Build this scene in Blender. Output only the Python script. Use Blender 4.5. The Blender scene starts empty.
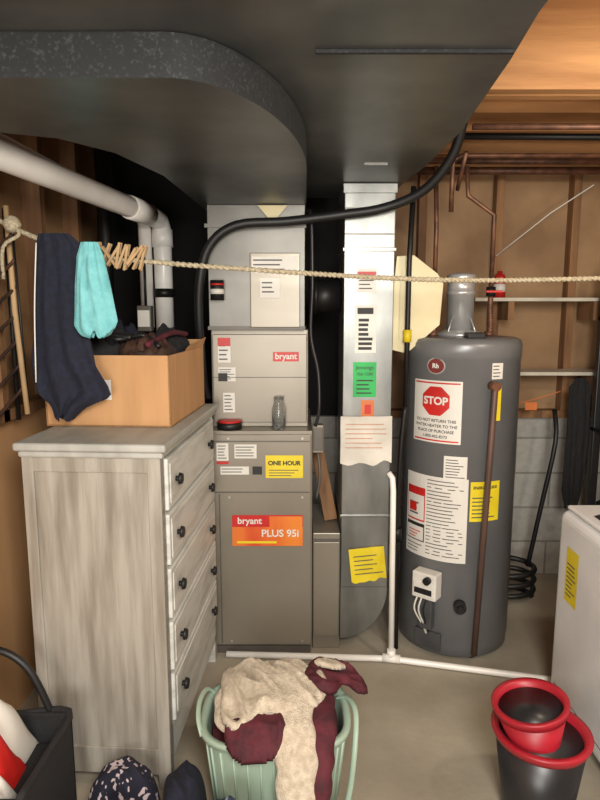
import bpy, bmesh, math, random
from mathutils import Vector, Matrix, noise
random.seed(4)
S = bpy.context.scene
S.view_settings.view_transform = 'Standard'

# ------------------------------------------------------------ materials
def lin(c):
    c = c/255.0
    return c/12.92 if c <= .04045 else ((c+.055)/1.055)**2.4
def L(rgb): return (lin(rgb[0]), lin(rgb[1]), lin(rgb[2]), 1)
def M(name, rgb, rough=.6, metal=0, col2=None, scale=6, stretch=(1,1,1), bump=0, bscale=None, lo=.35, hi=.65, detail=5, sheen=0, spec=.5):
    m = bpy.data.materials.new(name); m.use_nodes = True
    nt = m.node_tree; N = nt.nodes; K = nt.links
    p = N['Principled BSDF']
    p.inputs['Roughness'].default_value = rough
    p.inputs['Metallic'].default_value = metal
    p.inputs['Specular IOR Level'].default_value = spec
    if sheen: p.inputs['Sheen Weight'].default_value = sheen
    tc = N.new('ShaderNodeTexCoord'); mp = N.new('ShaderNodeMapping')
    mp.inputs['Scale'].default_value = stretch
    K.new(tc.outputs['Object'], mp.inputs['Vector'])
    nz = N.new('ShaderNodeTexNoise'); nz.inputs['Scale'].default_value = scale; nz.inputs['Detail'].default_value = detail
    K.new(mp.outputs[0], nz.inputs['Vector'])
    if col2 is None: col2 = tuple(max(0, c*.86) for c in rgb)
    r = N.new('ShaderNodeValToRGB')
    r.color_ramp.elements[0].position = lo; r.color_ramp.elements[1].position = hi
    r.color_ramp.elements[0].color = L(col2); r.color_ramp.elements[1].color = L(rgb)
    K.new(nz.outputs['Fac'], r.inputs['Fac']); K.new(r.outputs['Color'], p.inputs['Base Color'])
    if bump:
        b = N.new('ShaderNodeBump'); b.inputs['Strength'].default_value = bump; b.inputs['Distance'].default_value = .01
        n2 = N.new('ShaderNodeTexNoise'); n2.inputs['Scale'].default_value = bscale or scale*4; n2.inputs['Detail'].default_value = 4
        K.new(mp.outputs[0], n2.inputs['Vector']); K.new(n2.outputs['Fac'], b.inputs['Height']); K.new(b.outputs[0], p.inputs['Normal'])
    return m

def block_mat():
    m = bpy.data.materials.new('cinder_block'); m.use_nodes = True
    nt = m.node_tree; N = nt.nodes; K = nt.links; p = N['Principled BSDF']; p.inputs['Roughness'].default_value = .9
    tc = N.new('ShaderNodeTexCoord'); sx = N.new('ShaderNodeSeparateXYZ'); cb = N.new('ShaderNodeCombineXYZ')
    K.new(tc.outputs['Object'], sx.inputs[0]); K.new(sx.outputs[0], cb.inputs[0]); K.new(sx.outputs[2], cb.inputs[1])
    br = N.new('ShaderNodeTexBrick'); br.inputs['Scale'].default_value = 1
    br.inputs['Brick Width'].default_value = .4; br.inputs['Row Height'].default_value = .2; br.inputs['Mortar Size'].default_value = .006
    br.inputs['Color1'].default_value = L((188,185,177)); br.inputs['Color2'].default_value = L((174,171,163)); br.inputs['Mortar'].default_value = L((146,142,134))
    K.new(cb.outputs[0], br.inputs['Vector'])
    nz = N.new('ShaderNodeTexNoise'); nz.inputs['Scale'].default_value = 30
    K.new(tc.outputs['Object'], nz.inputs['Vector'])
    mx = N.new('ShaderNodeMixRGB'); mx.blend_type = 'MULTIPLY'; mx.inputs[0].default_value = .35
    K.new(br.outputs['Color'], mx.inputs[1]); K.new(nz.outputs['Fac'], mx.inputs[2]); K.new(mx.outputs[0], p.inputs['Base Color'])
    b = N.new('ShaderNodeBump'); b.inputs['Strength'].default_value = .5; b.inputs['Distance'].default_value = .005; b.invert = True
    K.new(br.outputs['Fac'], b.inputs['Height']); K.new(b.outputs[0], p.inputs['Normal'])
    return m

concrete = M('concrete_floor', (174,165,147), .7, col2=(136,128,112), scale=2.2, bump=.15, bscale=40, detail=9, lo=.3, hi=.7)
block = block_mat()
kraft = M('kraft_insulation_facing', (164,131,94), .7, col2=(132,101,70), scale=3)
plywood = M('plywood_tan', (208,162,114), .7, col2=(186,140,94), scale=3, stretch=(1,1,.25))
wood = M('framing_lumber', (188,138,88), .75, col2=(152,106,64), scale=6, stretch=(.3,1,3), bump=.2)
woodv = M('stud_lumber', (148,108,70), .75, col2=(106,74,48), scale=6, stretch=(3,3,.3), bump=.2)
darkwall = M('shade_black_wall', (14,13,14), .95, scale=4)  # near-black colour stands in for deep shade on the back wall's left part
duct_dark = M('galvanized_duct_dark', (112,114,111), .40, .6, col2=(82,85,85), scale=3.5, bump=.05, bscale=7, detail=10)
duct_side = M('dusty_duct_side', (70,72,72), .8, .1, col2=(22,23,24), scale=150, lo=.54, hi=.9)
galv = M('galvanized_steel', (146,147,143), .36, .7, col2=(118,120,117), scale=9, stretch=(1,1,.4), bump=.03, bscale=8)
plen = M('plenum_sheet_metal', (120,118,112), .42, .5, col2=(100,98,93), scale=4)
furn = M('furnace_painted_steel', (143,136,123), .38, .35, col2=(131,124,112), scale=2)
furn2 = M('furnace_panel_shadow', (100,95,88), .5, .2)
heaterm = M('water_heater_enamel', (116,117,118), .33, .15, col2=(106,107,108), scale=3)
heatertop = M('water_heater_rim', (86,87,89), .35, .2)
pvc = M('pvc_white', (248,246,240), .3, col2=(234,231,223), scale=5)
black = M('black_rubber', (22,22,23), .5)
blackpl = M('black_plastic', (30,30,32), .4)
fabric = M('black_tote_fabric', (30,30,32), .85, bump=.3, scale=30)
iron = M('black_iron', (38,36,35), .45, .5)
copper = M('copper_pipe', (124,84,62), .5, .4, col2=(84,58,46), scale=20)
brownp = M('brown_drain_pipe', (98,74,64), .5, .1)
white = M('label_white', (220,218,210), .5, col2=(210,207,198))
ink = M('label_ink', (84,82,82), .6)
inkd = M('label_ink_bold', (40,38,38), .6)
red = M('label_red', (205,38,34), .45)
orange = M('label_orange', (224,130,48), .4, col2=(205,70,38), scale=8, stretch=(1,1,.2))
yellow = M('label_yellow', (226,206,40), .5, col2=(214,190,30))
green = M('label_green', (30,178,84), .5)
orange2 = M('tag_orange', (214,120,60), .5)
beige = M('beige_plastic', (220,209,168), .45, col2=(208,196,154))
drsv = M('dresser_whitewash', (162,157,146), .6, col2=(124,117,105), scale=4, stretch=(6,6,.6), bump=.2, bscale=14, lo=.32, hi=.60, detail=9)
drsf = M('dresser_drawer_white', (200,201,195), .5, col2=(172,172,165), scale=6, stretch=(2,.8,5), bump=.12, lo=.3, hi=.55)
drst = M('dresser_top_grey', (172,173,166), .5, col2=(150,150,143), scale=5, stretch=(3,1,1))
gap = M('dark_gap', (45,42,38), .9)
card = M('cardboard', (192,147,101), .8, col2=(178,134,90), scale=4, stretch=(4,4,.6))
navy = M('navy_knit', (24,28,47), .9, col2=(16,19,32), scale=60, bump=.3)
blk = M('black_cotton', (26,26,28), .9, scale=30, bump=.3)
teal = M('teal_cloth', (122,190,192), .9, col2=(103,172,176), scale=30, bump=.3)
fleece = M('cream_fleece', (226,214,192), .95, col2=(198,184,160), scale=60, bump=.9, bscale=260, sheen=.2)
maroon = M('maroon_cloth', (88,25,38), .8, col2=(60,17,27), scale=20, bump=.3)
navypat = M('navy_patterned_cloth', (26,27,44), .9, col2=(190,175,180), scale=48, lo=.38, hi=.41, detail=1, bump=.2)
stripe = M('striped_cloth', (44,60,82), .9, col2=(140,158,170), scale=50, stretch=(1,.08,.08), lo=.42, hi=.5, detail=1)
mint = M('sage_plastic', (160,182,164), .4, col2=(146,168,150))
washm = M('washer_enamel', (226,226,226), .3, col2=(216,216,216))
bred = M('bucket_red', (172,30,46), .4)
bblk = M('bucket_black', (36,37,40), .35)
ropem = M('rope_cotton', (200,188,160), .9, col2=(160,146,118), scale=120, bump=.6)
shelfw = M('shelf_white_board', (215,208,190), .6)
glass = bpy.data.materials.new('clear_glass'); glass.use_nodes = True
gp = glass.node_tree.nodes['Principled BSDF']; gp.inputs['Transmission Weight'].default_value = .95; gp.inputs['Roughness'].default_value = .03; gp.inputs['Base Color'].default_value = (.95,.98,.97,1)
pinw = M('clothespin_wood', (186,154,112), .8)
chrome = M('bright_vent_metal', (196,198,198), .3, .5)
wrapm = M('album_brown', (70,46,34), .6, col2=(40,28,24), scale=12)
pm=M('paper_inspection_notes', (226,222,210), .8)

# ------------------------------------------------------------ builder
class B:
    def __init__(s, name): s.name = name; s.bm = bmesh.new(); s.mats = []
    def mi(s, m):
        if m not in s.mats: s.mats.append(m)
        return s.mats.index(m)
    def merge(s, t, mat, smooth=False, M4=None):
        i = s.mi(mat)
        for f in t.faces: f.material_index = i; f.smooth = smooth
        if M4 is not None: bmesh.ops.transform(t, matrix=M4, verts=t.verts)
        me = bpy.data.meshes.new('t'); t.to_mesh(me); t.free(); s.bm.from_mesh(me); bpy.data.meshes.remove(me)
    def box(s, x0,x1,y0,y1,z0,z1, mat, bev=0, seg=2, M4=None):
        t = bmesh.new(); bmesh.ops.create_cube(t, size=1)
        for v in t.verts:
            v.co = Vector(((x0+x1)/2+v.co.x*(x1-x0), (y0+y1)/2+v.co.y*(y1-y0), (z0+z1)/2+v.co.z*(z1-z0)))
        if bev: bmesh.ops.bevel(t, geom=t.edges[:], offset=bev, segments=seg, profile=.5, affect='EDGES')
        s.merge(t, mat, False, M4)
    def prism(s, poly, z0, z1, mat, matside=None, M4=None):
        t = bmesh.new(); n = len(poly)
        a = [t.verts.new((p[0],p[1],z0)) for p in poly]; b = [t.verts.new((p[0],p[1],z1)) for p in poly]
        t.faces.new(a[::-1]); t.faces.new(b)
        s.merge(t, mat, False, M4)
        t = bmesh.new()
        a = [t.verts.new((p[0],p[1],z0)) for p in poly]; b = [t.verts.new((p[0],p[1],z1)) for p in poly]
        for i in range(n): t.faces.new((a[i],a[(i+1)%n],b[(i+1)%n],b[i]))
        s.merge(t, matside or mat, False, M4)
    def tube(s, pts, r, mat, seg=12, sub=0, flat=1, cap=True, wob=0, smooth=True, wf=14, fold=0, ff=60):
        P = [Vector(p) for p in pts]
        R = r if isinstance(r,(list,tuple)) else [r]*len(P)
        if sub:
            Q=[];RR=[]
            for i in range(len(P)-1):
                p0=P[max(i-1,0)];p1=P[i];p2=P[i+1];p3=P[min(i+2,len(P)-1)]
                for k in range(sub):
                    t=k/sub
                    Q.append(.5*((2*p1)+(-p0+p2)*t+(2*p0-5*p1+4*p2-p3)*t*t+(-p0+3*p1-3*p2+p3)*t**3))
                    RR.append(R[i]*(1-t)+R[i+1]*t)
            Q.append(P[-1]);RR.append(R[-1]);P=Q;R=RR
        t = bmesh.new(); rings=[]; up=None; dist=0
        for i,p in enumerate(P):
            if i: dist+=(p-P[i-1]).length
            d=(P[min(i+1,len(P)-1)]-P[max(i-1,0)]).normalized()
            if up is None:
                up = Vector((0,0,1)) if abs(d.z)<.9 else Vector((0,1,0))
            up = (up-d*up.dot(d)).normalized(); sd=d.cross(up)
            ring=[]
            for k in range(seg):
                a=2*math.pi*k/seg
                rr=R[i]
                if fold: rr*=1+fold*math.sin(dist*ff+1.5*math.sin(a*1.0+i*.05)+2*noise.noise(Vector((math.cos(a),math.sin(a),dist*9))))
                q=p+sd*math.cos(a)*rr+up*math.sin(a)*rr*flat
                if wob:
                    nv=noise.noise(q*wf)+.4*noise.noise(q*wf*2.6); q+= (q-p)*nv*wob*1.6
                ring.append(t.verts.new(q))
            rings.append(ring)
        for i in range(len(rings)-1):
            for k in range(seg):
                t.faces.new((rings[i][k],rings[i][(k+1)%seg],rings[i+1][(k+1)%seg],rings[i+1][k]))
        if cap: t.faces.new(rings[0][::-1]); t.faces.new(rings[-1])
        bmesh.ops.recalc_face_normals(t, faces=t.faces)
        s.merge(t, mat, smooth)
    def cyl(s, p0, p1, r, mat, seg=20, r1=None):
        p0=Vector(p0);p1=Vector(p1)
        t=bmesh.new(); d=p1-p0
        bmesh.ops.create_cone(t, cap_ends=True, segments=seg, radius1=r, radius2=r if r1 is None else r1, depth=d.length)
        q=d.to_track_quat('Z','Y').to_matrix().to_4x4()
        bmesh.ops.transform(t, matrix=Matrix.Translation((p0+p1)/2)@q, verts=t.verts)
        i=s.mi(mat)
        for f in t.faces: f.material_index=i; f.smooth=len(f.verts)==4
        me=bpy.data.meshes.new('t'); t.to_mesh(me); t.free(); s.bm.from_mesh(me); bpy.data.meshes.remove(me)
    def lathe(s, prof, c, mat, seg=48, sx=1, sy=1, smooth=True):
        t=bmesh.new(); rings=[]
        for r,z in prof:
            rings.append([t.verts.new((c[0]+r*sx*math.cos(2*math.pi*k/seg), c[1]+r*sy*math.sin(2*math.pi*k/seg), c[2]+z)) for k in range(seg)])
        for i in range(len(rings)-1):
            for k in range(seg): t.faces.new((rings[i][k],rings[i][(k+1)%seg],rings[i+1][(k+1)%seg],rings[i+1][k]))
        if prof[0][0]>1e-4: t.faces.new(rings[0][::-1])
        if prof[-1][0]>1e-4: t.faces.new(rings[-1])
        bmesh.ops.remove_doubles(t, verts=t.verts, dist=1e-6)
        bmesh.ops.recalc_face_normals(t, faces=t.faces)
        s.merge(t, mat, smooth)
    def grid(s, f, nu, nv, mat, smooth=True):
        t=bmesh.new(); V=[[t.verts.new(f(i/nu,j/nv)) for j in range(nv+1)] for i in range(nu+1)]
        for i in range(nu):
            for j in range(nv): t.faces.new((V[i][j],V[i+1][j],V[i+1][j+1],V[i][j+1]))
        s.merge(t, mat, smooth)
    def patch(s, u0,u1,v0,v1, f, mat, off=.0015, n=1, wave=0):
        if wave:
            s.grid(lambda a,b: Vector(f(u0+(u1-u0)*a, v0+(v1-v0)*b+(1-b)*.03*noise.noise(Vector((a*4,v0,1))), off+wave*(.6+noise.noise(Vector((a*3+u0*9,b*3,v0)))) )),14,10,mat); return
        s.grid(lambda a,b: Vector(f(u0+(u1-u0)*a, v0+(v1-v0)*b, off)), n, 1, mat, False)
    def lines(s, u0,u1,v0,v1, n, f, mat=ink, off=.0025, fill=.3):
        h=(v1-v0)/n
        for i in range(n):
            w=(u1-u0)*random.uniform(.6,1); v=v1-(i+.5)*h
            s.patch(u0,u0+w,v-h*fill/2,v+h*fill/2,f,mat,off,3)
    def text(s, txt, size, u, v, f, mat, off=.003, bold=0):
        c=bpy.data.curves.new('t','FONT'); c.body=txt; c.size=size; c.align_x='CENTER'; c.align_y='CENTER'; c.offset=bold
        o=bpy.data.objects.new('t',c); S.collection.objects.link(o)
        bpy.context.view_layer.update()
        me=bpy.data.meshes.new_from_object(o.evaluated_get(bpy.context.evaluated_depsgraph_get()))
        t=bmesh.new(); t.from_mesh(me)
        for vv in t.verts: vv.co=Vector(f(u+vv.co.x, v+vv.co.y, off))
        s.merge(t, mat)
        bpy.data.objects.remove(o); bpy.data.curves.remove(c); bpy.data.meshes.remove(me)
    def done(s, M4=None):
        if M4 is not None: bmesh.ops.transform(s.bm, matrix=M4, verts=s.bm.verts)
        me=bpy.data.meshes.new(s.name); s.bm.to_mesh(me); s.bm.free()
        for m in s.mats: me.materials.append(m)
        o=bpy.data.objects.new(s.name,me); S.collection.objects.link(o); return o

def flat(y): return lambda u,v,o:(u,y-o,v)
def cylm(cx,cy,r): return lambda u,v,o:(cx+(r+o)*math.sin(math.radians(u)), cy-(r+o)*math.cos(math.radians(u)), v)
def cylarc(cx,cy,r,th0): return lambda u,v,o:(cx+(r+o)*math.sin(math.radians(th0)+u/r), cy-(r+o)*math.cos(math.radians(th0)+u/r), v)

# ------------------------------------------------------------ room
XL,XR,YB,YF = -1.08, 1.95, 3.3, -1.6
b=B('floor'); b.box(XL-.1,XR+.1,YF-.1,YB+.1,-.1,0,concrete); b.done()
b=B('ceiling'); b.box(XL-.1,XR+.1,YF-.1,YB+.1,2.42,2.5,wood); b.done()
b=B('wall_left'); b.box(XL-.1,XL,YF,YB,0,2.42,kraft)
b.box(XL,XL+.012,YF,2.9,0,1.12,plywood)
for y in (1.2,1.62,2.02,2.42,2.82): b.box(XL+.0,XL+.07,y,y+.04,1.12,2.42,woodv)
b.box(XL,XL+.07,YF,2.9,1.12,1.16,woodv)
b.done()
b=B('wall_back'); b.box(.42,XR,YB,YB+.1,.92,2.42,kraft); b.box(-.2,XR,YB-.04,YB+.1,0,.92,block)
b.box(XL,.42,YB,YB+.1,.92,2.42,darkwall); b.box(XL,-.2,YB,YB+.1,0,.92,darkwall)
for x in (.62,1.02,1.42,1.82): b.box(x,x+.04,YB-.07,YB,.96,2.3,woodv)
b.box(.42,XR,YB-.08,YB,.92,.96,woodv); b.box(.42,XR,YB-.08,YB,2.22,2.3,wood)
b.done()
b=B('wall_right'); b.box(XR,XR+.1,YF,YB,0,2.42,kraft); b.done()
b=B('wall_front'); b.box(XL,XR,YF-.1,YF,0,2.42,block); b.done()

b=B('ceiling_beam'); b.box(.5,XR,1.9,1.945,2.15,2.42,wood,.004); b.box(.5,XR,1.95,1.995,2.15,2.42,wood,.004); b.box(.5,XR,2.0,2.15,2.16,2.42,wood,.004); b.done()
for i,y in enumerate((.9,1.4,2.5,2.85)):
    b=B('ceiling_joist'); b.box(.5,XR,y,y+.04,2.2,2.42,wood,.003); b.done()

# ------------------------------------------------------------ ducts
def arc(cx,cy,rx,ry,a0,a1,n):
    return [(cx+rx*math.cos(math.radians(a0+(a1-a0)*i/n)), cy+ry*math.sin(math.radians(a0+(a1-a0)*i/n))) for i in range(n+1)]
b=B('supply_air_duct')
poly=[(XL+.08,1.17)]+arc(-.25,1.9,.27,.73,-90,0,24)+[(.025,2.45),(.025,2.95),(-.40,2.95),(-.40,2.6),(-.43,1.98),(-.50,1.70),(-.60,1.56),(-.75,1.50),(XL+.08,1.49)]
b.prism(poly,1.92,1.998,duct_dark,duct_side)
b.box(-.375,.02,2.50,2.9,1.42,1.92,plen,.002)
b.box(-.385,.025,2.49,2.91,1.83,1.845,plen)
b.box(-.38,.022,2.494,2.5,1.42,1.435,furn2)
F=flat(2.50)
b.box(-.203,0,2.485,2.50,1.43,1.73,furn,.003)
F2=flat(2.485)
b.patch(-.195,-.01,1.65,1.715,F2,white); b.lines(-.19,-.02,1.655,1.71,3,F2)
b.patch(-.163,-.082,1.55,1.63,F2,white,.006); b.lines(-.155,-.09,1.565,1.62,3,F2,off=.007)
b.grid(lambda u,v: Vector((-.17+.12*u+ (.06-.12*u)*v, 2.484-.003*v, 1.915-.07*v)),4,4,beige)
b.done()
b=B('return_air_duct')
poly=[(.40,.6),(.405,1.1),(.425,1.3),(.455,1.8),(.44,2.2),(.41,2.5),(.40,2.8),(.0,2.8),(.0,1.95),(-.25,1.3),(-.4,1.25),(XL+.08,1.25),(XL+.08,.6)]
b.prism(poly,2.0,2.3,duct_dark)
b.box(.03,.415,1.245,1.255,1.992,2.0,duct_side,.002); b.box(XL+.08,.03,1.03,1.04,1.992,2.0,duct_side,.002)
b.box(.22,.30,2.15,2.165,1.992,2.0,plen)
b.box(.178,.382,2.48,2.78,.3,2.0,galv,.003)
b.box(.172,.388,2.474,2.786,1.735,1.75,galv,.002); b.box(.172,.388,2.474,2.786,.62,.632,galv,.002)
b.box(.172,.388,2.474,2.786,1.96,1.998,galv,.002)
for z in (1.80,1.90): b.box(.18,.38,2.477,2.48,z,z+.006,plen)
el=[(.178,.3),(.382,.3)]+[(.178+.204*math.cos(math.radians(a)),.3+.24*math.sin(math.radians(a))) for a in range(-6,-91,-6)]
XZ=Matrix(((1,0,0,0),(0,0,-1,0),(0,1,0,0),(0,0,0,1)))
b.prism(el,-2.78,-2.48,galv,galv,XZ)
F=flat(2.48)
b.patch(.232,.309,1.573,1.668,F,white); b.lines(.24,.305,1.58,1.66,5,F); b.patch(.232,.309,1.64,1.655,F,red,.003)
b.patch(.225,.313,1.326,1.521,F,white); b.lines(.24,.30,1.335,1.47,7,F,fill=.6,mat=inkd); b.patch(.235,.30,1.485,1.51,F,inkd,.003)
b.patch(.22,.317,1.142,1.288,F,green); b.lines(.235,.31,1.15,1.22,4,F,mat=inkd); b.text('Jennings',.023,.268,1.265,F,inkd); b.text('766-1200',.018,.268,1.238,F,inkd)
b.patch(.255,.31,1.052,1.129,F,orange2); b.patch(.27,.297,1.07,1.11,F,red,.003)
b.patch(.170,.386,.86,1.062,F,pm,.004,wave=.014)
b.lines(.19,.37,.92,1.04,6,F,off=.022,mat=orange2,fill=.10)
R=Matrix.Translation((.295,0,.41))@Matrix.Rotation(math.radians(-6),4,'Y')@Matrix.Translation((-.295,0,-.41))
FY=lambda u,v,o: R@Vector((u,2.48-o,v))
b.patch(.217,.37,.335,.485,FY,yellow,.004,wave=.006); b.lines(.235,.36,.36,.46,5,FY,off=.013,fill=.2)
b.done()

b=B('air_filter_box'); b.box(.056,.176,2.5,2.9,0,.54,furn,.004); b.box(.06,.172,2.494,2.5,.06,.5,furn,.002); b.box(.056,.172,2.49,2.5,.505,.515,furn2); b.done()

# ------------------------------------------------------------ furnace
b=B('furnace')
b.box(-.385,.052,2.47,3.05,0.0,1.0,furn,.004)
b.box(-.38,.047,2.458,2.47,.04,.985,furn,.004)
b.box(-.375,.042,2.456,2.459,.735,.74,furn2); b.box(-.375,.042,2.456,2.459,.955,.96,furn2)
b.box(-.345,-.339,2.456,2.459,.05,.73,furn2)
b.box(-.38,.047,2.462,2.47,0,.035,furn2)
for x in (-.3,.01):
    for z in (.06,.715,.97): b.cyl((x,2.459,z),(x,2.454,z),.005,chrome,10)
F=flat(2.457)
b.patch(-.29,.012,.50,.637,F,red); b.patch(-.29,.012,.50,.585,F,orange,.003); b.patch(-.13,.01,.585,.632,F,orange,.003)
b.patch(-.28,-.15,.592,.63,F,red,.004); b.text('bryant',.04,-.215,.612,F,white,.005,.0008); b.text('PLUS 95i',.044,-.085,.556,F,white,.005,.001)
b.patch(-.27,-.1,.512,.522,F,yellow,.004)
b.patch(-.145,.013,.80,.898,F,yellow); b.text('ONE HOUR',.026,-.066,.864,F,inkd,.003,.001); b.lines(-.13,0,.805,.84,3,F)
b.patch(-.275,-.182,.885,.945,F,white); b.lines(-.27,-.19,.89,.94,4,F)
b.patch(-.335,-.215,.815,.85,F,white); b.lines(-.33,-.22,.82,.846,2,F)
b.patch(-.35,-.30,.875,.95,F,white); b.lines(-.345,-.305,.88,.945,5,F); b.patch(-.20,-.16,.815,.85,F,inkd)
b.patch(-.35,-.30,.86,.872,F,red)
b.done()
b=B('evaporator_coil_case')
b.box(-.378,.035,2.56,3.02,1.0,1.42,furn,.004)
b.box(-.372,.029,2.552,2.56,1.02,1.40,furn,.003)
b.box(-.372,.029,2.55,2.553,1.215,1.218,furn2)
F=flat(2.552)
b.patch(-.115,-.005,1.285,1.325,F,red); b.text('bryant',.036,-.06,1.306,F,white,.003,.0008)
for (a,c,d,e) in ((-.349,-.295,1.28,1.385),(-.349,-.275,1.20,1.26),(-.33,-.28,1.065,1.15)):
    b.patch(a,c,d,e,F,white); b.lines(a+.005,c-.005,d+.005,e-.005,5,F)
b.patch(-.349,-.295,1.35,1.385,F,red,.003)
b.patch(-.349,-.31,1.20,1.235,F,inkd,.003)
b.done()
b=B('glass_jar'); b.lathe([(.0,.0),(.025,.0),(.029,.01),(.029,.085),(.020,.11),(.020,.135),(.024,.137),(.018,.137),(.0175,.11),(.0265,.083),(.0265,.012),(.0,.006)],(-.09,2.512,1.001),glass,24); b.done()
b=B('tape_roll'); b.lathe([(.03,0),(.052,0),(.052,.03),(.03,.03),(.03,0)],(-.30,2.515,1.001),black,32); b.lathe([(.028,.03),(.05,.03),(.05,.036),(.028,.036)],(-.30,2.515,1.001),red,32); b.done()

b=B('insulated_refrigerant_line')
b.tube([(-.40,2.60,1.12),(-.415,2.57,1.2),(-.415,2.5,1.4),(-.405,2.46,1.60),(-.36,2.44,1.75),(-.25,2.43,1.83),(-.05,2.43,1.845),(.16,2.43,1.87),(.33,2.42,1.895),(.47,2.36,1.95),(.55,2.28,2.05),(.57,2.22,2.15)],.018,black,14,sub=5)
b.tube([(.035,2.53,1.90),(.045,2.46,1.86),(.05,2.46,1.6),(.045,2.47,1.4),(.075,2.47,1.25),(.08,2.46,1.1),(.065,2.47,1.02)],.007,blackpl,8,sub=5)
b.done()
b=B('junction_box'); b.box(.054,.10,2.49,2.54,.90,1.02,furn,.004); b.box(.058,.096,2.486,2.49,.91,1.01,furn2,.002); b.tube([(.077,2.5,.9),(.085,2.48,.8),(.07,2.49,.7)],.006,furn2,8,sub=4); b.done()
b=B('vent_connector_pipe'); b.cyl((.04,2.65,1.56),(.174,2.65,1.56),.07,iron,28); b.cyl((.06,2.65,1.56),(.075,2.65,1.56),.075,iron,28); b.done()
b=B('pressure_gauge_can'); b.cyl((-.335,2.465,1.54),(-.335,2.465,1.62),.028,black,20); b.cyl((-.335,2.465,1.565),(-.335,2.465,1.585),.0285,white,20); b.cyl((-.335,2.465,1.60),(-.335,2.465,1.607),.0287,red,20); b.done()
b=B('wood_scrap_board'); b.box(-.03,.03,-.012,.012,0,.32,woodv,.003,M4=Matrix.Translation((.143,2.66,.545))@Matrix.Rotation(math.radians(-11),4,'Y')@Matrix.Rotation(math.radians(-10),4,'X'))
b.done()

# ------------------------------------------------------------ humidifier + gas pipe
b=B('humidifier')
P=[(.39,1.335),(.45,1.32),(.585,1.44),(.595,1.61),(.57,1.65),(.47,1.725),(.40,1.72),(.39,1.6)]
b.prism(P,-2.61,-2.535,beige,beige,XZ)
P2=[((x-.49)*.75+.49,(z-1.53)*.75+1.53) for x,z in P]
b.prism(P2,-2.535,-2.528,beige,beige,XZ)
b.done()
b=B('gas_pipe')
b.tube([(.445,2.5,1.1),(.445,2.5,1.40),(.445,2.5,1.7),(.455,2.5,1.99)],.011,iron,12)
b.cyl((.445,2.5,1.37),(.445,2.5,1.42),.017,yellow,12)
b.tube([(.445,2.5,1.1),(.43,2.5,.9),(.425,2.52,.5),(.43,2.5,.0)],.011,iron,12,sub=4)
b.cyl((.427,2.515,.50),(.427,2.515,.56),.02,iron,12)
b.done()

# ------------------------------------------------------------ water heater
hx,hy,hr=.712,2.64,.246
b=B('water_heater')
b.lathe([(0,.012),(hr-.02,.012),(hr-.004,.02),(hr-.004,.06),(hr,.065),(hr,1.30),(hr+.003,1.302),(hr+.003,1.36),(hr-.006,1.38),(hr-.03,1.387),(0,1.39)],(hx,hy,0),heaterm,72)
for a in (40,160,280):
    b.cyl((hx+.2*math.cos(math.radians(a)),hy+.2*math.sin(math.radians(a)),0),(hx+.2*math.cos(math.radians(a)),hy+.2*math.sin(math.radians(a)),.02),.02,iron,12)
C=cylm(hx,hy,hr)
def hp(a0,a1,z0,z1,m,o=.0015): b.patch(a0,a1,z0,z1,C,m,o,14)
hp(-64,-13,.955,1.215,white)
hp(-62,-15,.962,.968,red,.0025); hp(-62,-15,1.202,1.208,red,.0025)
CA=cylarc(hx,hy,hr,-38.5)
def poly_on(pts,f,m,off):
    t=bmesh.new(); t.faces.new([t.verts.new(f(p[0],p[1],off)) for p in pts]); b.merge(t,m)
def octa(f,cu,cv,R,m,off):
    n=16; k=math.tan(math.radians(22.5))*R
    def hh(u):
        u=abs(u)
        return R if u<=k else R-(u-k)
    for i in range(n):
        u0=-R+2*R*i/n; u1=-R+2*R*(i+1)/n
        poly_on([(cu+u0,cv-hh(u0)),(cu+u1,cv-hh(u1)),(cu+u1,cv+hh(u1)),(cu+u0,cv+hh(u0))],f,m,off)
octa(CA,0,1.13,.060,red,.0025)
b.text('STOP',.044,0,1.13,CA,white,.004,.0015)
for i,(s_) in enumerate(('DO NOT RETURN THIS','WATER HEATER TO THE','PLACE OF PURCHASE','1-800-432-8373')):
    b.text(s_,.017,0,1.048-.022*i,CA,inkd,.003,.0002)
hp(-72,-4,.445,.81,white)
for (a0,a1,z0,z1,n) in ((-44,-7,.46,.80,22),(-69,-47,.66,.70,3),(-69,-47,.455,.50,3)): b.lines(a0,a1,z0,z1,n,C,fill=.25)
hp(-70,-46,.60,.75,red,.0022); hp(-69,-47,.607,.715,white,.003); b.lines(-66,-50,.62,.69,3,C,off=.004); hp(-66,-56,.64,.68,red,.0045)
hp(-70,-46,.51,.59,inkd,.0022); hp(-69,-47,.515,.575,white,.003); b.lines(-66,-50,.52,.56,3,C,off=.004,mat=red)
hp(-28,-6,.80,.905,white); b.lines(-26,-8,.81,.895,7,C)
hp(-2,29,.63,.80,yellow); b.lines(0,27,.64,.74,6,C,off=.003); b.text('ENERGYGUIDE',.016,0,.775,cylarc(hx,hy,hr,13),inkd,.003,.0005)
hp(14,26,1.225,1.29,white); b.lines(15,25,1.23,1.285,4,C)
CB=cylarc(hx,hy,hr,-39)
for R_,m_,o_ in ((.034,chrome,.003),(.029,M('badge_dark_red',(120,50,50),.4),.0045)):
    pts=[(R_*1.2*math.cos(math.radians(a)),1.275+R_*math.sin(math.radians(a))) for a in range(0,360,15)]
    poly_on(pts,CB,m_,o_)
b.text('Rh',.026,0,1.275,CB,white,.006,.001)
def rad(th,r,z): return Vector((hx+r*math.sin(math.radians(th)),hy-r*math.cos(math.radians(th)),z))
RM=Matrix.Translation(rad(-38,hr,.34))@Matrix.Rotation(math.radians(-38),4,'Z')
b.box(-.055,.055,-.06,.002,-.055,.06,white,.006,M4=RM)
b.box(-.045,.045,-.066,-.06,-.04,.02,white,.002,M4=RM); b.box(-.04,.04,-.0675,-.066,-.03,-.005,blackpl,M4=RM)
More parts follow.
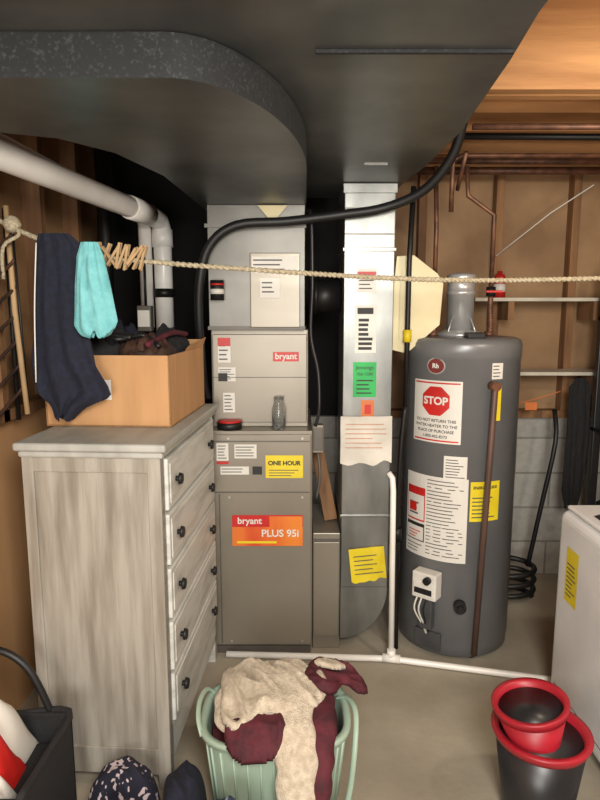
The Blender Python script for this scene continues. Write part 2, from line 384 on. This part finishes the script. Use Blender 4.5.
b.cyl(RM@Vector((.02,-.06,.035)),RM@Vector((.02,-.08,.035)),.016,blackpl)
b.box(-.03,.03,-.04,-.005,-.20,-.06,heatertop,.004,M4=RM)
for x in (-.03,-.01,.012): b.tube([RM@Vector((x,-.05,-.05)),RM@Vector((x-.01,-.06,-.11)),RM@Vector((x*.4,-.03,-.19)),RM@Vector((x*.2,.0,-.25))],.004,white if x<0 else blackpl,8,sub=4)
b.box(-.06,.06,-.012,.004,-.30,-.22,heatertop,.003,M4=RM)
b.cyl(rad(-8,hr,.26),rad(-8,hr+.035,.26),.026,blackpl); b.cyl(rad(-8,hr+.035,.26),rad(-8,hr+.055,.26),.014,blackpl)
b.tube([rad(14,hr-.01,1.20),rad(14,hr+.03,1.20),rad(13,hr+.036,1.17),rad(12,hr+.03,.9),rad(6,hr+.03,.05)],.0125,brownp,12)
b.cyl(rad(14,hr-.01,1.20),rad(14,hr+.045,1.20),.018,copper)
b.patch(13,20,1.06,1.20,cylm(hx,hy,hr+.03),yellow,.0,4)
b.lathe([(.10,0),(.10,.015),(.07,.028),(.057,.032)],(hx-.015,hy,1.387),chrome,32)
b.lathe([(.057,0),(.057,.15),(.061,.152),(.061,.165),(.057,.168),(.057,.21),(.061,.212),(.061,.235),(.057,.237),(.03,.245),(0,.245)],(hx-.015,hy,1.415),chrome,32)
for k in range(4): b.cyl((hx-.015+.09*math.cos(k*1.57+.7),hy+.09*math.sin(k*1.57+.7),1.387),(hx-.015+.054*math.cos(k*1.57+.7),hy+.054*math.sin(k*1.57+.7),1.47),.004,chrome,8)
for x in (-.13,.115):
    b.cyl((hx+x,hy,1.385),(hx+x,hy,1.41),.02,copper)
    b.tube([(hx+x,hy,1.39),(hx+x+.006,hy,1.43),(hx+x,hy,1.5),(hx+x,hy,1.56)],.012,copper,12,sub=4)
    for k in range(10): b.cyl((hx+x,hy,1.42+k*.011),(hx+x,hy,1.425+k*.011),.0145,copper,12)
b.cyl((hx+.115,hy,1.56),(hx+.115,hy,1.60),.02,iron); b.box(hx+.09,hx+.16,hy-.02,hy-.008,1.575,1.585,red,.002)
b.box(hx-.03,hx+.04,hy-.2,hy-.13,1.387,1.41,blackpl,.004)
b.done()

b=B('copper_water_pipes')
b.tube([(hx-.13,hy,1.562),(hx-.13,hy,1.85),(hx-.14,hy,2.1)],.010,copper,10)
b.tube([(hx+.115,hy,1.602),(hx+.115,hy,1.9),(hx+.0,hy,1.98),(hx-.01,hy,2.1)],.010,copper,10)
b.tube([(.62,2.55,1.90),(.62,2.55,2.1),(.66,2.55,2.12),(1.9,2.55,2.12)],.010,copper,10)
b.tube([(.60,2.2,2.13),(XR-.02,2.2,2.13)],.011,copper,10)
b.tube([(.60,2.35,2.14),(XR-.02,2.38,2.14)],.012,iron,10)
b.tube([(.50,2.72,2.14),(XR-.02,2.74,2.14)],.014,copper,10)
b.tube([(.50,3.0,2.16),(XR-.02,3.0,2.16)],.018,copper,10)
b.tube([(.66,2.62,2.0),(.66,2.5,2.12)],.009,copper,10)
b.done()

# ------------------------------------------------------------ PVC
b=B('pvc_vent_pipes')
r=.042
b.tube([(XL,1.56,1.945),(-.955,1.57,1.943),(-.915,1.61,1.942),(-.86,1.75,1.938),(-.66,2.75,1.915),(-.645,2.84,1.905),(-.64,2.87,1.87),(-.64,2.87,1.7),(-.64,2.87,1.38)],r,pvc,20)
b.cyl((-.70,2.55,1.919),(-.665,2.72,1.916),r+.006,pvc); b.cyl((-.64,2.87,1.79),(-.64,2.87,1.87),r+.006,pvc)
b.tube([(XL,1.64,2.04),(-.98,1.66,2.03),(-.73,2.80,1.93),(-.722,2.84,1.92),(-.718,2.86,1.89),(-.718,2.86,1.42)],.030,pvc,18)
b.cyl((-.64,2.87,1.56),(-.64,2.87,1.60),.05,iron)
b.done()
b=B('pvc_condensate_line')
b.tube([(-.32,2.425,.017),(.39,2.39,.017),(.98,2.25,.017),(1.5,2.12,.017)],.0135,pvc,12)
b.tube([(.392,2.39,.017),(.392,2.44,.75),(.39,2.455,.80),(.375,2.466,.82)],.0125,pvc,12)
b.cyl((.392,2.39,.02),(.392,2.39,.06),.018,pvc); b.cyl((.355,2.395,.02),(.43,2.38,.02),.018,pvc)
b.done()

# ------------------------------------------------------------ dresser
b=B('dresser')
W,D,Hd=.415,.738,1.12
b.box(-W,-.018,0,D,.12,Hd-.025,drsv,.003)
b.box(-W,-W+.035,-.008,0,.0,Hd-.03,drsv,.003); b.box(-.04,0,-.008,.03,.0,Hd-.03,drsv,.003)
b.box(-W,0,-.006,0,Hd-.09,Hd-.03,drsv,.002); b.box(-W,0,-.006,0,.05,.14,drsv,.002)
b.box(-W-.015,.022,-.028,D+.01,Hd-.025,Hd,drst,.008,3); b.box(-W-.005,.010,-.016,D+.005,Hd-.045,Hd-.025,drst,.006)
b.box(-W,-W+.04,D-.04,D,0,.12,drsv); b.box(-W,-W+.04,0,.04,0,.12,drsv)
b.box(-.018,0,0,.035,0,Hd-.03,drsf,.002); b.box(-.018,0,D-.035,D,0,Hd-.03,drsf,.002)
b.box(-.018,0,.0,D,.09,.205,drsf,.002)
b.box(-.04,0,D-.05,D,0,.12,drsf,.003)
b.box(-.0175,-.012,.03,D-.03,.16,Hd-.04,gap)
hrow=(Hd-.05-.205)/5
for i in range(5):
    z0=.205+i*hrow+.006; z1=.205+(i+1)*hrow-.006
    b.box(-.02,.010,.034,D-.034,z0,z1,drsf,.005,3)
    b.box(.008,.013,.052,D-.052,z0+.018,z1-.018,drsf,.003)
    for y in (.11,D-.15):
        zc=(z0+z1)/2
        b.cyl((.012,y,zc),(.024,y,zc),.008,iron,12); b.cyl((.024,y,zc),(.034,y,zc),.019,black,16,.016)
b.done(Matrix.Translation((-.405,1.70,0))@Matrix.Rotation(math.radians(-3.4),4,'Z'))

# ------------------------------------------------------------ cardboard box
b=B('cardboard_box')
x0,x1,y0,y1,z0,z1=-.42,0,0,.48,.0,.235
t_=.006
b.box(x0,x1,y0,y0+t_,z0,z1,card); b.box(x0,x1,y1-t_,y1,z0,z1+.03,card); b.box(x0,x0+t_,y0,y1,z0,z1,card); b.box(x1-t_,x1,y0,y1,z0,z1,card); b.box(x0,x1,y0,y1,z0,z0+t_,card)
b.grid(lambda u,v: Vector((x1-.003+.015*v, y0+.20+(y1-y0-.20)*u, z1+.04*v*(1-.5*(1-u)))),6,3,card,False)
FB=lambda u,v,o:(u,y0-o,v)
b.patch(-.29,-.195,.09,.155,FB,white); b.lines(-.285,-.22,.10,.15,4,FB)
for k in range(11):
    xx=x0+.022+k*.034; h=random.uniform(.21,.25)
    b.box(xx,xx+.022,y0+.03+random.uniform(0,.05),y1-.05,.02,h,[wrapm,blackpl,wrapm,black,navy][k%5],.004)
b.box(-.3,-.16,.05,.2,.275,.288,black,.005,M4=Matrix.Rotation(.06,4,'Y'))
def hf0(cx_,cy_,rx_,ry_,h_,m_,sd):
    def f(u,v):
        a=2*math.pi*u; q=Vector((math.cos(a)*v*3,math.sin(a)*v*3,sd)); rid=1-2*abs(noise.noise(q*1.6))
        return Vector((cx_+rx_*v*math.cos(a),cy_+ry_*v*math.sin(a),.20+h_*math.sqrt(max(0,1-v*v))*(.8+.35*noise.noise(q)+.3*rid)))
    b.grid(f,70,24,m_)
hf0(-.28,.16,.12,.13,.11,blk,2); hf0(-.12,.15,.105,.13,.09,wrapm,5); hf0(-.10,.33,.085,.12,.11,blk,8); hf0(-.29,.34,.10,.12,.12,navy,11)
b.tube([(-.33,.05,.285),(-.25,.08,.30),(-.18,.04,.285),(-.12,.12,.295),(-.05,.06,.26)],.008,black,8,sub=5)
b.tube([(-.09,.05,.265),(-.05,.2,.30),(-.035,.35,.29)],.010,maroon,8,sub=5)
b.done(Matrix.Translation((-.42,1.925,Hd+.001))@Matrix.Rotation(math.radians(-4),4,'Z'))

# ------------------------------------------------------------ rope, clothes
b=B('clothesline_rope')
pts=[(-1.0,2.02,1.80),(-.86,1.99,1.735),(-.70,1.95,1.685),(-.5,1.95,1.655),(.0,1.98,1.62),(.4,2.0,1.60),(.8,2.02,1.60),(1.3,2.05,1.62),(1.93,2.1,1.68)]
b.tube(pts,.006,ropem,10,sub=10)
Pp=[Vector(p) for p in pts]
def cr(t):
    k=min(int(t),len(Pp)-2); f=t-k
    p0=Pp[max(k-1,0)];p1=Pp[k];p2=Pp[k+1];p3=Pp[min(k+2,len(Pp)-1)]
    return .5*((2*p1)+(-p0+p2)*f+(2*p0-5*p1+4*p2-p3)*f*f+(-p0+3*p1-3*p2+p3)*f**3)
n=900
for ph in (0,math.pi):
    helix=[]
    for i in range(n+1):
        a=i*.75+ph; helix.append(cr(i/n*(len(Pp)-1))+Vector((0,math.cos(a)*.004,math.sin(a)*.004)))
    b.tube(helix,.0050,ropem,6)
b.lathe([(0,-.03),(.02,-.02),(.03,0),(.02,.02),(0,.03)],(-.93,2.0,1.775),ropem,12)
b.tube([(-.93,2.0,1.775),(-.90,1.98,1.74),(-.95,1.97,1.70),(-.96,1.98,1.6)],.006,ropem,8,sub=4)
b.done()
def garment(name,prof,y,mat,amp,seed,extra=None):
    b=B(name); zt=prof[0][0]; zb=prof[-1][0]
    def xy(v):
        z=zt+(zb-zt)*v
        for i in range(len(prof)-1):
            if prof[i][0]>=z>=prof[i+1][0]:
                f=(prof[i][0]-z)/(prof[i][0]-prof[i+1][0]); return z,prof[i][1]*(1-f)+prof[i+1][1]*f,prof[i][2]*(1-f)+prof[i+1][2]*f
        return z,prof[-1][1],prof[-1][2]
    def f(u,v):
        z,a,c=xy(v)
        ang=2*math.pi*u; w=(c-a)/2
        cx=(a+c)/2; ex=math.cos(ang); ey=math.sin(ang)
        fold=amp*math.sin(ex*9+seed+z*5)*(.3+v)+.008*noise.noise(Vector((ex*4,ey*2+seed,z*9)))
        return Vector((cx+ex*w, y+ey*.022*(.4+.6*min(1,v*3))+fold*.8, z+.012*math.sin(ex*5+seed)*v))
    b.grid(f,72,44,mat)
    if extra: extra(b)
    return b.done()
def ex1(b):
    b.tube([(-.790,1.846,1.70),(-.806,1.842,1.5),(-.815,1.84,1.28)],.0022,white,6,sub=4)
garment('navy_sweater',[(1.73,-.79,-.70),(1.70,-.80,-.665),(1.45,-.82,-.655),(1.33,-.835,-.635),(1.27,-.83,-.60),(1.235,-.82,-.59),(1.20,-.78,-.68),(1.165,-.77,-.72)],1.868,navy,.010,1.0,ex1)
garment('teal_towel',[(1.70,-.65,-.60),(1.66,-.665,-.585),(1.58,-.675,-.57),(1.46,-.685,-.55),(1.435,-.67,-.56),(1.428,-.64,-.59)],1.83,teal,.004,2.2)
b=B('clothespins')
for k in range(11):
    x=-.625+k*.013; a=random.uniform(-.7,.7)
    Mx=Matrix.Translation((x,1.94,1.668+random.uniform(-.006,.006)))@Matrix.Rotation(a,4,'Y')@Matrix.Rotation(random.uniform(-.3,.3),4,'X')
    b.box(-.004,.004,-.012,-.004,-.04,.04,pinw,.001,M4=Mx); b.box(-.004,.004,.004,.012,-.04,.04,pinw,.001,M4=Mx)
    b.cyl(Mx@Vector((-.006,0,0)),Mx@Vector((.006,0,0)),.004,iron,8)
b.done()
b=B('wall_drying_rack')
b.tube([(-.97,2.05,1.84),(-.95,2.02,1.5),(-.93,2.02,1.15)],.009,pinw,10)
b.tube([(-1.0,2.1,1.84),(-.99,2.08,1.12)],.008,iron,8)
for k in range(7):
    z=1.72-k*.085
    b.tube([(-.945,2.03,z+.03),(-.96,2.0,z),(-1.0,1.78,z-.12),(-1.02,1.6,z-.20)],.006,wrapm,8,sub=3)
b.tube([(-.945,2.03,1.80),(-.93,2.03,1.15)],.004,iron,8)
b.done()
b=B('light_switch_box'); b.box(-.70,-.64,2.60,2.65,1.41,1.52,furn2,.004); b.cyl((-.67,2.64,1.52),(-.67,2.64,1.70),.006,iron); b.box(-.695,-.645,2.595,2.60,1.43,1.50,white); b.done()
b=B('wall_conduit'); b.cyl((-.90,2.85,1.1),(-.90,2.85,2.42),.03,iron); b.done()

# ------------------------------------------------------------ shelves at back
b=B('wall_shelf'); b.box(.88,1.6,3.05,3.23,1.545,1.563,shelfw,.002); b.box(1.05,1.08,3.06,3.23,1.45,1.545,woodv); b.box(1.48,1.51,3.06,3.23,1.45,1.545,woodv); b.done()
b=B('wall_shelf'); b.box(1.05,1.6,3.05,3.23,1.17,1.188,shelfw,.002); b.box(1.1,1.13,3.06,3.23,1.07,1.17,woodv); b.box(1.5,1.53,3.06,3.23,1.07,1.17,woodv); b.done()
b=B('spray_can'); b.lathe([(0,0),(.03,0),(.03,.10),(.022,.118),(.012,.12),(.012,.135),(0,.135)],(1.02,3.12,1.563),red,24); b.lathe([(.0305,.03),(.0305,.07)],(1.02,3.12,1.563),white,24); b.done()
b=B('storage_rack')
for x in (1.47,1.86):
    for y in (2.6,2.95): b.box(x,x+.04,y,y+.04,0,1.7,blackpl,.004)
for z in (.1,.9,1.45): b.box(1.47,1.9,2.6,2.99,z,z+.02,blackpl,.002)
b.box(1.5,1.85,2.66,2.95,.92,1.3,black,.01); b.box(1.5,1.85,2.66,2.95,.12,.55,black,.02)
b.done()
garment('black_garment_bag',[(1.165,1.38,1.43),(1.12,1.35,1.455),(.9,1.35,1.46),(.6,1.34,1.45),(.5,1.36,1.43)],2.98,blk,.008,4)
b=B('hanging_cable')
b.tube([(1.02,3.2,1.78),(1.25,3.1,1.98),(1.42,3.02,2.1)],.003,white,6)
b.tube([(1.10,3.05,1.02),(1.2,3.0,1.06),(1.3,2.97,1.10)],.003,orange2,6,sub=4); b.patch(1.14,1.2,1.0,1.04,flat(3.0),orange2,0)
b.done()
b=B('garden_hose')
hp_=[]
for i in range(60):
    a=i*.35; hp_.append((1.10+.12*math.cos(a),2.97+.09*math.sin(a),.015+i*.003))
b.tube(hp_,.014,black,8); b.tube([(1.18,2.95,.19),(1.22,2.93,.5),(1.27,2.92,.85),(1.29,3.0,1.0)],.012,black,8,sub=4); b.done()

# ------------------------------------------------------------ washer
b=B('washing_machine')
b.box(.965,1.62,1.40,2.15,.035,.775,washm,.035,5)
b.box(.985,1.6,1.42,2.13,.775,.792,washm,.008,3)
b.box(.9645,.966,1.5,2.1,.10,.104,furn2)
for x in (1.03,1.57):
    for y in (1.45,2.08): b.cyl((x,y,0),(x,y,.04),.02,blackpl)
SX=lambda u,v,o:(.965-o,-u,v)
b.patch(-2.06,-1.97,.46,.66,SX,yellow); b.lines(-2.05,-1.98,.48,.61,8,SX)
b.done()
b=B('black_shirt')
b.grid(lambda u,v: Vector((1.02+.3*u,1.70+.30*v+.02*math.sin(u*9),.794+.06*math.sin(math.pi*u)*math.sin(math.pi*v)*(1+.8*noise.noise(Vector((u*5,v*5,0)))))),24,24,blk); b.done()

# ------------------------------------------------------------ buckets
def bucket(c,r,h,m1,m2,rim,tilt,base=.72):
    b=B('bucket')
    b.lathe([(0,0),(r*base,0),(r*(base+.03),.01),(r*.98,h-.03)],(0,0,0),m1,48)
    b.lathe([(r*.98,h-.028),(r*1.02,h-.026),(r*1.09,h-.006),(r*1.09,h),(r*.93,h-.002),(r*.90,h-.02),(r*.89,h-.022)],(0,0,0),rim,48)
    b.lathe([(r*.90,h-.02),(r*(base-.05),.015),(0,.012)],(0,0,0),m2,48)
    b.done(Matrix.Translation(c)@Matrix.Rotation(tilt[0],4,'X')@Matrix.Rotation(tilt[1],4,'Y'))
bucket((.712,1.61,0.0),.130,.28,bblk,bblk,bred,(0,0))
bucket((.706,1.605,.17),.100,.205,bred,bblk,bred,(.0,-.17),.5)

# ------------------------------------------------------------ laundry basket + clothes (modelled in basket space, then sized)
SC=Matrix.Diagonal((1.05,1.08,.90,1))
cx,cy=-.07,1.55
b=B('laundry_basket')
def sq(a,rx,ry,p=3.2):
    c=math.cos(a);s_=math.sin(a)
    k=(abs(c)**p+abs(s_)**p)**(-1/p); return rx*c*k, ry*s_*k
prof=[(.80,.005),(.85,.02),(.97,.28),(1.0,.30),(1.05,.31),(1.05,.325),(.96,.325),(.93,.28),(.82,.03),(.0,.02)]
def f(u,v):
    a=2*math.pi*u; t=v*(len(prof)-1); i=min(int(t),len(prof)-2); k=t-i
    s_=prof[i][0]*(1-k)+prof[i+1][0]*k; z=prof[i][1]*(1-k)+prof[i+1][1]*k
    x,y=sq(a,.205*s_,.150*s_); return Vector((cx+x,cy+y,z))
b.grid(f,72,(len(prof)-1)*2,mint)
for k in range(36):
    a=2*math.pi*k/36
    p0=sq(a,.205*.875,.150*.875); p1=sq(a,.205*.975,.150*.975)
    b.tube([(cx+p0[0],cy+p0[1],.05),(cx+p1[0],cy+p1[1],.285)],.0035,mint,6)
b.tube([(.11,1.62,.31),(.14,1.60,.33),(.160,1.54,.33),(.155,1.48,.27),(.14,1.44,.15),(.12,1.42,.06)],.008,mint,10,sub=5,flat=.5)
b.tube([(-.25,1.64,.31),(-.28,1.62,.345),(-.29,1.55,.36),(-.285,1.49,.345),(-.27,1.46,.31)],.008,mint,10,sub=5,flat=.5)
b.done(SC)
b=B('laundry_pile')
def f(u,v):
    a=2*math.pi*u; x,y=sq(a,.18*v,.132*v); p=Vector((cx+x,cy+y,0))
    return Vector((cx+x,cy+y,.28+.06*(1-v*v)+.02*noise.noise(p*16)))
b.grid(f,60,20,maroon); b.done(SC)
def inside(x,y,P):
    c=False;j=len(P)-1
    for i in range(len(P)):
        if (P[i][1]>y)!=(P[j][1]>y) and x<(P[j][0]-P[i][0])*(y-P[i][1])/(P[j][1]-P[i][1])+P[i][0]: c=not c
        j=i
    return c
def edist(x,y,P):
    d=9;q=Vector((x,y))
    for i in range(len(P)):
        a=Vector(P[i]);c=Vector(P[(i+1)%len(P)]); t=max(0,min(1,(q-a).dot(c-a)/(c-a).length_squared)); d=min(d,(q-a-(c-a)*t).length)
    return d
def smooth_poly(P,n=6):
    Q=[];N=len(P)
    for i in range(N):
        p0,p1,p2,p3=[Vector(P[(i+k)%N]) for k in (-1,0,1,2)]
        for k in range(n):
            t=k/n; q=.5*((2*p1)+(-p0+p2)*t+(2*p0-5*p1+4*p2-p3)*t*t+(-p0+3*p1-3*p2+p3)*t**3); Q.append((q.x,q.y))
    return Q
def quilt(b,P,hf,th,mat,wr=.012,cell=.004,fr=12,seed=0,ang=.6):
    P=smooth_poly(P); t=bmesh.new()
    xs=[p[0] for p in P];ys=[p[1] for p in P]; V={}
    nx=int((max(xs)-min(xs))/cell)+1; ny=int((max(ys)-min(ys))/cell)+1
    ca,sa=math.cos(ang),math.sin(ang)
    for i in range(nx+1):
        for j in range(ny+1):
            x=min(xs)+i*cell;y=min(ys)+j*cell
            if inside(x,y,P):
                e=min(1,edist(x,y,P)/(th*1.1))
                u=x*ca+y*sa; w=-x*sa+y*ca
                q=Vector((u*fr*2.2,w*fr*.6,seed)); rid=1-2*abs(noise.noise(q))
                top=hf(x,y)+th*math.sqrt(1-(1-e)**2)+wr*e*(rid-.5+.8*noise.noise(q*.6))+.0015*noise.noise(Vector((x*150,y*150,0)))
                bot=hf(x,y)-.004
                V[i,j]=(t.verts.new((x,y,top)),t.verts.new((x,y,min(bot,top-.002))))
    edge={}
    for (i,j) in list(V):
        k=[(i,j),(i+1,j),(i+1,j+1),(i,j+1)]
        if all(q in V for q in k):
            t.faces.new([V[q][0] for q in k]); t.faces.new([V[q][1] for q in k][::-1])
            for a,c in zip(k,k[1:]+k[:1]): edge[(a,c)]=1
    for (a,c) in edge:
        if (c,a) not in edge: t.faces.new([V[c][0],V[a][0],V[a][1],V[c][1]])
    for v in [v for v in t.verts if not v.link_faces]: t.verts.remove(v)
    b.merge(t,mat,True)
b=B('fleece_jacket')
def hf(x,y):
    return .315+.065*max(0,1-(((x-cx)/.28)**2+((y-cy)/.26)**2))+ (0 if y>1.42 else -(1.42-y)*.8)
quilt(b,[(-.235,1.67),(-.14,1.71),(-.03,1.715),(.04,1.69),(.085,1.60),(.06,1.50),(-.02,1.45),(-.10,1.45),(-.17,1.41),(-.215,1.45),(-.23,1.56)],lambda x,y:hf(x,y)+.02,.022,fleece,.03)
quilt(b,[(-.20,1.45),(-.13,1.46),(-.06,1.48),(-.03,1.42),(-.05,1.375),(-.12,1.36),(-.17,1.37),(-.20,1.40)],lambda x,y:hf(x,y)+.008,.018,maroon,.014,ang=.2)
quilt(b,[(.01,1.60),(.04,1.70),(.11,1.725),(.18,1.68),(.205,1.60),(.17,1.575),(.13,1.60),(.10,1.54),(.05,1.54)],lambda x,y:hf(x,y)+.035,.022,maroon,.03,ang=1.2)
quilt(b,[(.04,1.65),(.08,1.695),(.14,1.675),(.13,1.645),(.08,1.63)],lambda x,y:hf(x,y)+.062,.010,fleece,.006)
b.tube([(-.01,1.62,.375),(-.02,1.54,.39),(-.02,1.46,.375),(-.01,1.39,.32),(-.005,1.35,.22),(-.015,1.33,.12)],[.05,.060,.062,.058,.054,.05],fleece,40,sub=12,flat=.5,wob=.10,wf=9,fold=.06,ff=75)
b.tube([(-.015,1.33,.125),(-.02,1.328,.08)],.05,maroon,28,sub=4,flat=.5,wob=.06)
b.tube([(.07,1.56,.37),(.06,1.48,.365),(.058,1.41,.32),(.055,1.36,.24),(.045,1.345,.15),(.03,1.34,.08)],[.03,.036,.036,.032,.029,.024],maroon,30,sub=12,flat=.7,wob=.12,wf=10,fold=.08,ff=80)
b.tube([(-.18,1.64,.375),(-.20,1.56,.365),(-.195,1.49,.35),(-.15,1.45,.34)],[.038,.044,.042,.03],fleece,32,sub=12,flat=.55,wob=.1,wf=9,fold=.06,ff=75)
b.done(SC)

def heap(name,c,rx,ry,h,mat,seed):
    b=B(name)
    def f(u,v):
        a=2*math.pi*u
        k=1+.2*noise.noise(Vector((math.cos(a)*1.5,math.sin(a)*1.5,seed)))
        x=c[0]+rx*v*k*math.cos(a); y=c[1]+ry*v*k*math.sin(a)
        q=Vector((x*16+y*6,y*9,seed)); rid=1-2*abs(noise.noise(q))
        e=(1-v**4)
        return Vector((x,y,max(.002,c[2]+.002+h*e**.5*.9+e*(.022*rid+.03*noise.noise(q*.5)-.01))))
    b.grid(f,96,40,mat)
    return b.done()
heap('patterned_blouse',(-.52,1.575,0),.11,.080,.19,navypat,3)
heap('navy_pants',(-.335,1.53,0),.065,.12,.20,navy,7)
heap('striped_shirt',(-.19,1.355,0),.08,.08,.26,stripe,9)
heap('black_cotton_shirt',(-.50,1.39,0),.09,.080,.20,blk,5)

# ------------------------------------------------------------ tote
b=B('laundry_tote')
def boxo(x0,x1,y0,y1,z1,t,m):
    for (a,c,d,e) in ((x0,x1,y0,y0+t),(x0,x1,y1-t,y1),(x0,x0+t,y0,y1),(x1-t,x1,y0,y1)):
        b.box(a,c,d,e,0,z1,m,.003)
    b.box(x0,x1,y0,y1,0,t,m,.002)
boxo(-1.04,-.65,1.24,1.56,.37,.012,fabric)
b.tube([(-1.035,1.555,.37),(-.83,1.558,.362),(-.656,1.555,.375),(-.654,1.4,.365),(-.656,1.245,.372)],.009,fabric,8,sub=4)
b.tube([(-.98,1.565,.36),(-.95,1.565,.50),(-.86,1.565,.555),(-.77,1.565,.50),(-.71,1.565,.36)],.010,black,10,sub=6)
b.done()
b=B('folded_towel')
def tw(x0,y0,wx,wy,z,h,m,sd):
    def f(u,v):
        q=Vector((u*4,v*4,sd)); return Vector((x0+wx*u,y0+wy*v,z+h*math.sin(math.pi*u)**.5*math.sin(math.pi*v)**.5*(1+.3*noise.noise(q))))
    b.grid(f,40,40,m)
tw(-1.02,1.32,.28,.225,.28,.24,white,2)
tw(-.98,1.29,.25,.16,.28,.22,red,4)
tw(-.96,1.255,.25,.10,.28,.15,white,6)
b.box(-1.02,-.67,1.26,1.54,.2,.29,blk,.01)
b.done()

# ------------------------------------------------------------ camera & lights
cam=bpy.data.cameras.new('camera'); co=bpy.data.objects.new('camera',cam); S.collection.objects.link(co)
cam.sensor_fit='VERTICAL'; cam.sensor_height=36; cam.lens=27; cam.clip_start=.02
co.location=(0,0,1.5); co.rotation_euler=(math.radians(90-8.5),0,0); S.camera=co
def area(n,loc,target,size,e,col):
    l=bpy.data.lights.new(n,'AREA'); l.energy=e; l.size=size; l.color=col
    o=bpy.data.objects.new(n,l); S.collection.objects.link(o); o.location=loc
    o.rotation_euler=(Vector(target)-Vector(loc)).to_track_quat('-Z','Y').to_euler(); return o
area('added_fill_light',(.3,-.3,1.93),(.1,2.4,.9),.5,54,(1,.955,.885))
area('added_fill_light',(-.3,-1.0,1.2),(0,2.5,1.7),.9,44,(1,.96,.90))  # added fill light, low behind the camera, not a fixture of the room
l=bpy.data.lights.new('light_bulb','POINT'); l.energy=28; l.color=(1,.89,.72); l.shadow_soft_size=.05
o=bpy.data.objects.new('light_bulb',l); S.collection.objects.link(o); o.location=(1.25,1.15,1.98)
w=bpy.data.worlds.new('world'); S.world=w; w.use_nodes=True; w.node_tree.nodes['Background'].inputs[0].default_value=(.5,.48,.45,1); w.node_tree.nodes['Background'].inputs[1].default_value=.4
